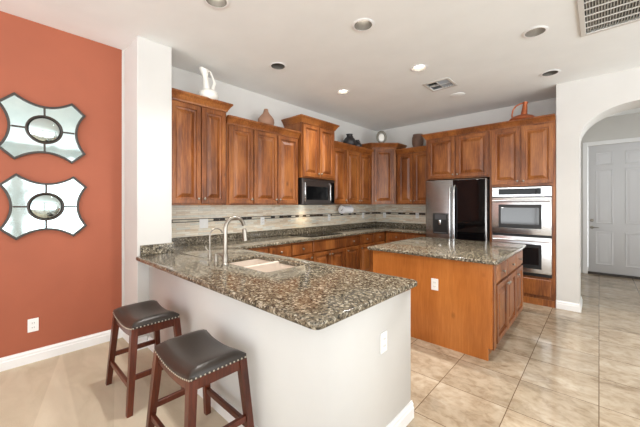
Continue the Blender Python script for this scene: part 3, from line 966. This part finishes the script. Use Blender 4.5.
# ------------------------------------------------------------------ outlets and switches
def outlet(label, loc, rz, w=.072, h=.117, kind='outlet', gangs=1):
    t = thing('wall_outlet' if kind == 'outlet' else 'light_switch', label, 'outlet' if kind == 'outlet' else 'light switch', loc, rz)
    MB().box(-w / 2, w / 2, -.007, -.0005, -h / 2, h / 2, .003).build('cover_plate', M['white'], t)
    for g in range(gangs):
        cx = (g - (gangs - 1) / 2) * .046
        if kind == 'outlet':
            for s in (-1, 1):
                r = MB().box(cx - .016, cx + .016, -.0095, -.006, s * .020 - .014, s * .020 + .014, .002).build('receptacle', M['white'], t)
                MB().box(cx - .008, cx - .005, -.0100, -.0092, s * .020 - .004, s * .020 + .006).box(cx + .005, cx + .008, -.0100, -.0092, s * .020 - .004, s * .020 + .006).build('slots', M['grey'], r)
        else:
            MB().box(cx - .016, cx + .016, -.0105, -.006, -.033, .033, .002).build('rocker', M['white'], t)
    return t
outlet('white outlet low on the terracotta wall below the mirrors', (XL, .250, .340), R90)
outlet('white outlet on the end of the white half wall under the granite', (HX, 1.537, .618), R90)
outlet('white outlet on the wooden end of the island', (-1.218, IY0, .605), 0)
SPX = XL + .009
outlet('white double switch plate in the tile behind the faucets', (SPX, 1.825, 1.165), R90, .115, .117, 'switch', 2)
outlet('white outlet in the tile below the three-door cabinet with the gourd vase', (SPX, 2.735, 1.160), R90)
outlet('white outlet in the tile between microwave and paper towel', (SPX, 4.25, 1.160), R90)
outlet('white outlet in the tile between paper towel and corner', (SPX, 5.35, 1.165), R90)
outlet('white outlet on the tile of the refrigerator wall next to the corner', (-3.47, YB - .009, 1.165), 0)
outlet('white outlet on the tile close beside the refrigerator', (-2.715, YB - .009, 1.175), 0)

# ------------------------------------------------------------------ paper towel
t = thing('paper_towel_holder', 'white paper towel roll on a holder under the wall cabinet', 'paper towel', (XL + .17, 4.56, 1.398))
m = MB().lathe([(.020, -.14), (.074, -.14), (.074, .14), (.020, .14)], (0, 0, 0), 28, cap0=False, cap1=False)
m.bm.transform(Matrix.Translation((0, 0, -.095)) @ Matrix.Rotation(PI / 2, 4, 'X'))
m.build('paper_roll', M['paper'], t, 40)
m = MB().lathe([(.0195, -.141), (.0195, .141)], (0, 0, 0), 16)
m.bm.transform(Matrix.Translation((0, 0, -.095)) @ Matrix.Rotation(PI / 2, 4, 'X'))
m.build('core', M['core'], t)
m = MB().box(-.012, .012, -.152, -.146, -.105, 0).box(-.012, .012, .146, .152, -.105, 0).box(-.02, .02, -.152, .152, -.006, 0)
m.build('bracket', M['white'], t)

# ------------------------------------------------------------------ ornaments on the cabinets
CT1 = 2.555 + .085 - .012
t = thing('pitcher', 'white ceramic pitcher with a looped handle on the tall cabinet by the pier', 'pitcher', (-3.385, 1.735, CT1))
MB().lathe([(.065, 0), (.095, .015), (.112, .055), (.106, .095), (.078, .118), (.040, .13)], (0, 0, 0), 28).build('body', M['ceramic'], t, 50)
m = MB()
rings = []
for z, r, oy in ((.122, .044, -.022), (.16, .037, -.028), (.22, .032, -.036), (.28, .032, -.044), (.325, .040, -.052), (.350, .048, -.060)):
    rings.append([(r * math.cos(2 * PI * k / 20), oy + r * math.sin(2 * PI * k / 20) * (1.0 if z < .3 else 1.15), z + (.012 if z > .34 and math.sin(2 * PI * k / 20) < -.5 else 0)) for k in range(20)])
m.loops(rings, True, True, False)
m.build('neck', M['ceramic'], t, 50)
MB().tube([(0, -.022, .325), (0, .0, .352), (0, .022, .345), (0, .045, .30), (0, .065, .255), (0, .075, .225), (0, .06, .19), (0, .052, .15), (0, .058, .11)], [.010, .011, .012, .012, .014, .022, .020, .024, .020], 10).build('handle', M['ceramic'], t, 60)

CT2 = 2.42 + .08 - .012
t = tag(MB().lathe([(.065, 0), (.10, .025), (.118, .075), (.112, .12), (.082, .165), (.050, .20), (.034, .235), (.030, .262), (.026, .268), (.02, .262)], (0, 0, 0), 28).build('gourd_vase', M['terra'], None, 60),
        'tan clay gourd vase on the three-door wall cabinet', 'vase')
t.location = (-3.47, 2.635, CT2)
CT4 = 2.41 + .08 - .012
t = thing('jug', 'larger black clay jug beside a smaller one on the wall cabinet', 'jug', (-3.47, 4.585, CT4))
MB().lathe([(.07, 0), (.105, .03), (.125, .085), (.118, .13), (.085, .175), (.055, .195), (.050, .225), (.066, .245), (.060, .25), (.045, .235)], (0, 0, 0), 24).build('body', M['darkclay'], t, 60)
MB().tube([(0, .075, .18), (0, .105, .19), (0, .11, .215), (0, .085, .235), (0, .055, .232)], .009, 8).build('handle', M['darkclay'], t, 60)
t = thing('jug', 'small black clay jug with two looped handles beside the larger one', 'jug', (-3.44, 4.80, CT4))
MB().lathe([(.05, 0), (.078, .025), (.088, .06), (.075, .095), (.045, .115), (.034, .13), (.036, .16), (.042, .168), (.03, .16)], (0, 0, 0), 20).build('body', M['darkclay'], t, 60)
for s in (-1, 1):
    MB().tube([(0, s * .06, .10), (0, s * .085, .125), (0, s * .078, .155), (0, s * .042, .158)], .008, 8).build('handle', M['darkclay'], t, 60)
t = thing('ring_ornament', 'pale oval plate in a dark ring standing on the corner cabinet', 'ornament', (-3.22, 5.32, 1.40 + 1.2305), PI / 4)
m = MB().lathe([(.001, -.006), (.050, -.006), (.058, 0), (.050, .006), (.001, .006)], (0, 0, 0), 28)
m.bm.transform(Matrix.Translation((0, 0, .115)) @ Matrix.Scale(1.3, 4, (0, 0, 1)) @ Matrix.Rotation(PI / 2, 4, 'X'))
m.build('plate', M['ceramic'], t, 40)
MB().tube([(.085 * math.sin(a), 0, .118 + .112 * -math.cos(a)) for a in [math.radians(18 + (324 * k / 24)) for k in range(25)]], [.014 + .012 * math.sin(PI * k / 24) for k in range(25)], 10).build('ring', M['pewter'], t, 60)
MB().lathe([(.055, 0), (.055, .006), (.02, .012), (.012, .02)], (0, 0, 0), 18).build('foot', M['pewter'], t, 40)
t = tag(MB().lathe([(.070, 0), (.085, .02), (.105, .09), (.110, .16), (.104, .215), (.090, .245), (.094, .27), (.084, .272), (.078, .25)], (0, 0, 0), 24).build('urn', M['brownclay'], None, 60),
        'brown clay urn on the wall cabinet between corner and refrigerator', 'urn')
t.location = (-2.60, 5.63, CT2 + .004)
t = thing('copper_pot', 'copper pot with tall spout and thin arched handle above the double oven', 'pot', (-.845, 5.36, 2.6285))
MB().lathe([(.12, 0), (.16, .02), (.17, .045), (.145, .075), (.085, .10), (.03, .11)], (0, 0, 0), 28).build('body', M['copper'], t, 50)
MB().tube([(.02, 0, .085), (.03, 0, .16), (.036, 0, .25), (.045, 0, .295)], [.046, .038, .030, .034], 14).build('spout', M['copper'], t, 50)
MB().tube([(-.125, 0, .06), (-.13, 0, .14), (-.115, 0, .21), (-.075, 0, .26), (-.02, 0, .282), (.04, 0, .285)], .011, 8).build('handle', M['copper'], t, 60)

# ------------------------------------------------------------------ ceiling fixtures
can_desc = ['lit recessed downlight above the peninsula, by the sink', 'recessed downlight midway between peninsula and island, bulb barely seen',
            'unlit recessed downlight near the wall above the gourd vase', 'lit recessed downlight in front of the microwave cabinet',
            'lit recessed downlight above the island, beside the square ceiling vent', 'pale recessed downlight beside the large return grille',
            'unlit recessed downlight in front of the arch wall corner']
for (x, y, on), lb in zip(CANS, can_desc):
    t = thing('recessed_light', lb, 'ceiling light', (x, y, ZC), 0, 'recessed ceiling downlights')
    MB().lathe([(.080, .003), (.082, -.001), (.100, -.001), (.102, -.004), (.096, -.008), (.080, -.005)], (0, 0, 0), 32, cap0=False, cap1=False).build('trim_ring', M['trim'], t, 50)
    MB().lathe([(.081, -.004), (.076, .03), (.066, .075), (.062, .10), (.001, .101)], (0, 0, 0), 32, cap0=False, cap1=False).build('reflector', M['can'], t, 50)
    br, bz0, bz1 = {0: (.055, .07, .05), 1: (.062, .03, .008), 2: (.050, .08, .062), 3: (.046, .092, .078)}[on]
    MB().lathe([(br, .099), (br, bz0), (br * .7, (bz0 + bz1) / 2), (.001, bz1)], (0, 0, 0), 24, cap0=False).build('bulb', M['lamp_on'] if on else M['lamp_off'], t, 50)
    if on:
        d = bpy.data.lights.new('downlight', 'SPOT')
        d.energy = CAN_POWER; d.color = (1, .97, .93); d.spot_size = math.radians(125); d.spot_blend = .8; d.shadow_soft_size = .05
        o = bpy.data.objects.new('downlight', d); COL.objects.link(o); o.parent = t; o.location = (0, 0, -.012)
# flush disc
t = tag(MB().lathe([(.10, -.0005), (.10, -.006), (.085, -.010), (.03, -.011), (.001, -.011)], (0, 0, 0), 32).build('ceiling_cover_plate', M['ceiling'], None, 40),
        'flat pale round cover plate flush on the ceiling past the square vent', 'ceiling cover')
t.location = (-1.556, 4.715, ZC)
# supply register
t = thing('ceiling_vent', 'small square white ceiling register with angled louvres', 'vent', ((SUP[0] + SUP[1]) / 2, (SUP[2] + SUP[3]) / 2, ZC))
h = (SUP[1] - SUP[0]) / 2
me = outline_mesh([rect(-h, h, -h, h), rect(-h + .032, h - .032, -h + .032, h - .032)], .008, .002, 'z', -.0085)
link('frame', me, M['alu'], t)
MB().box(-h + .03, h - .03, -h + .03, h - .03, .05, .055).build('duct_back', M['cavity'], t)
q = h - .034
m = MB().box(-.004, .004, -q, q, -.004, .02).box(-q, q, -.004, .004, -.004, .02)
m.build('divider', M['alu'], t)
for sx, sy in ((-1, -1), (1, 1), (-1, 1), (1, -1)):
    m = MB()
    for k in range(4):
        a = .012 + k * (q - .012) / 4
        b = a + .026
        if sx * sy > 0:
            m.loops([[(sx * a, sy * .006, -.003), (sx * b, sy * .006, .02), (sx * (b + .002), sy * .006, .02), (sx * (a + .002), sy * .006, -.003)],
                     [(sx * a, sy * q, -.003), (sx * b, sy * q, .02), (sx * (b + .002), sy * q, .02), (sx * (a + .002), sy * q, -.003)]])
        else:
            m.loops([[(sx * .006, sy * a, -.003), (sx * .006, sy * b, .02), (sx * .006, sy * (b + .002), .02), (sx * .006, sy * (a + .002), -.003)],
                     [(sx * q, sy * a, -.003), (sx * q, sy * b, .02), (sx * q, sy * (b + .002), .02), (sx * q, sy * (a + .002), -.003)]])
    m.build('louvre_bank', M['ventgrey'], t)
# return air grille
t = thing('return_grille', 'large white return air grille in the ceiling with fine slats', 'vent', (RET[0], RET[2], ZC))
w, l = RET[1] - RET[0], RET[3] - RET[2]
me = outline_mesh([rect(0, w, 0, l), rect(.04, w - .04, .04, l - .04)], .012, .003, 'z', -.0125)
link('frame', me, M['alu'], t)
MB().box(.037, w - .037, .037, l - .037, .06, .065).build('filter_back', M['cavity'], t)
m = MB()
n = 6
for k in range(1, n):
    y = .04 + (l - .08) * k / n
    m.box(.038, w - .038, y - .0045, y + .0045, -.010, .0)
m.build('cross_bars', M['alu'], t)
m = MB()
k = .05
while k < w - .045:
    m.loops([[(k, .038, -.007), (k + .011, .038, .012), (k + .013, .038, .012), (k + .002, .038, -.007)], [(k, l - .038, -.007), (k + .011, l - .038, .012), (k + .013, l - .038, .012), (k + .002, l - .038, -.007)]])
    k += .0185
m.build('slats', M['slat'], t)
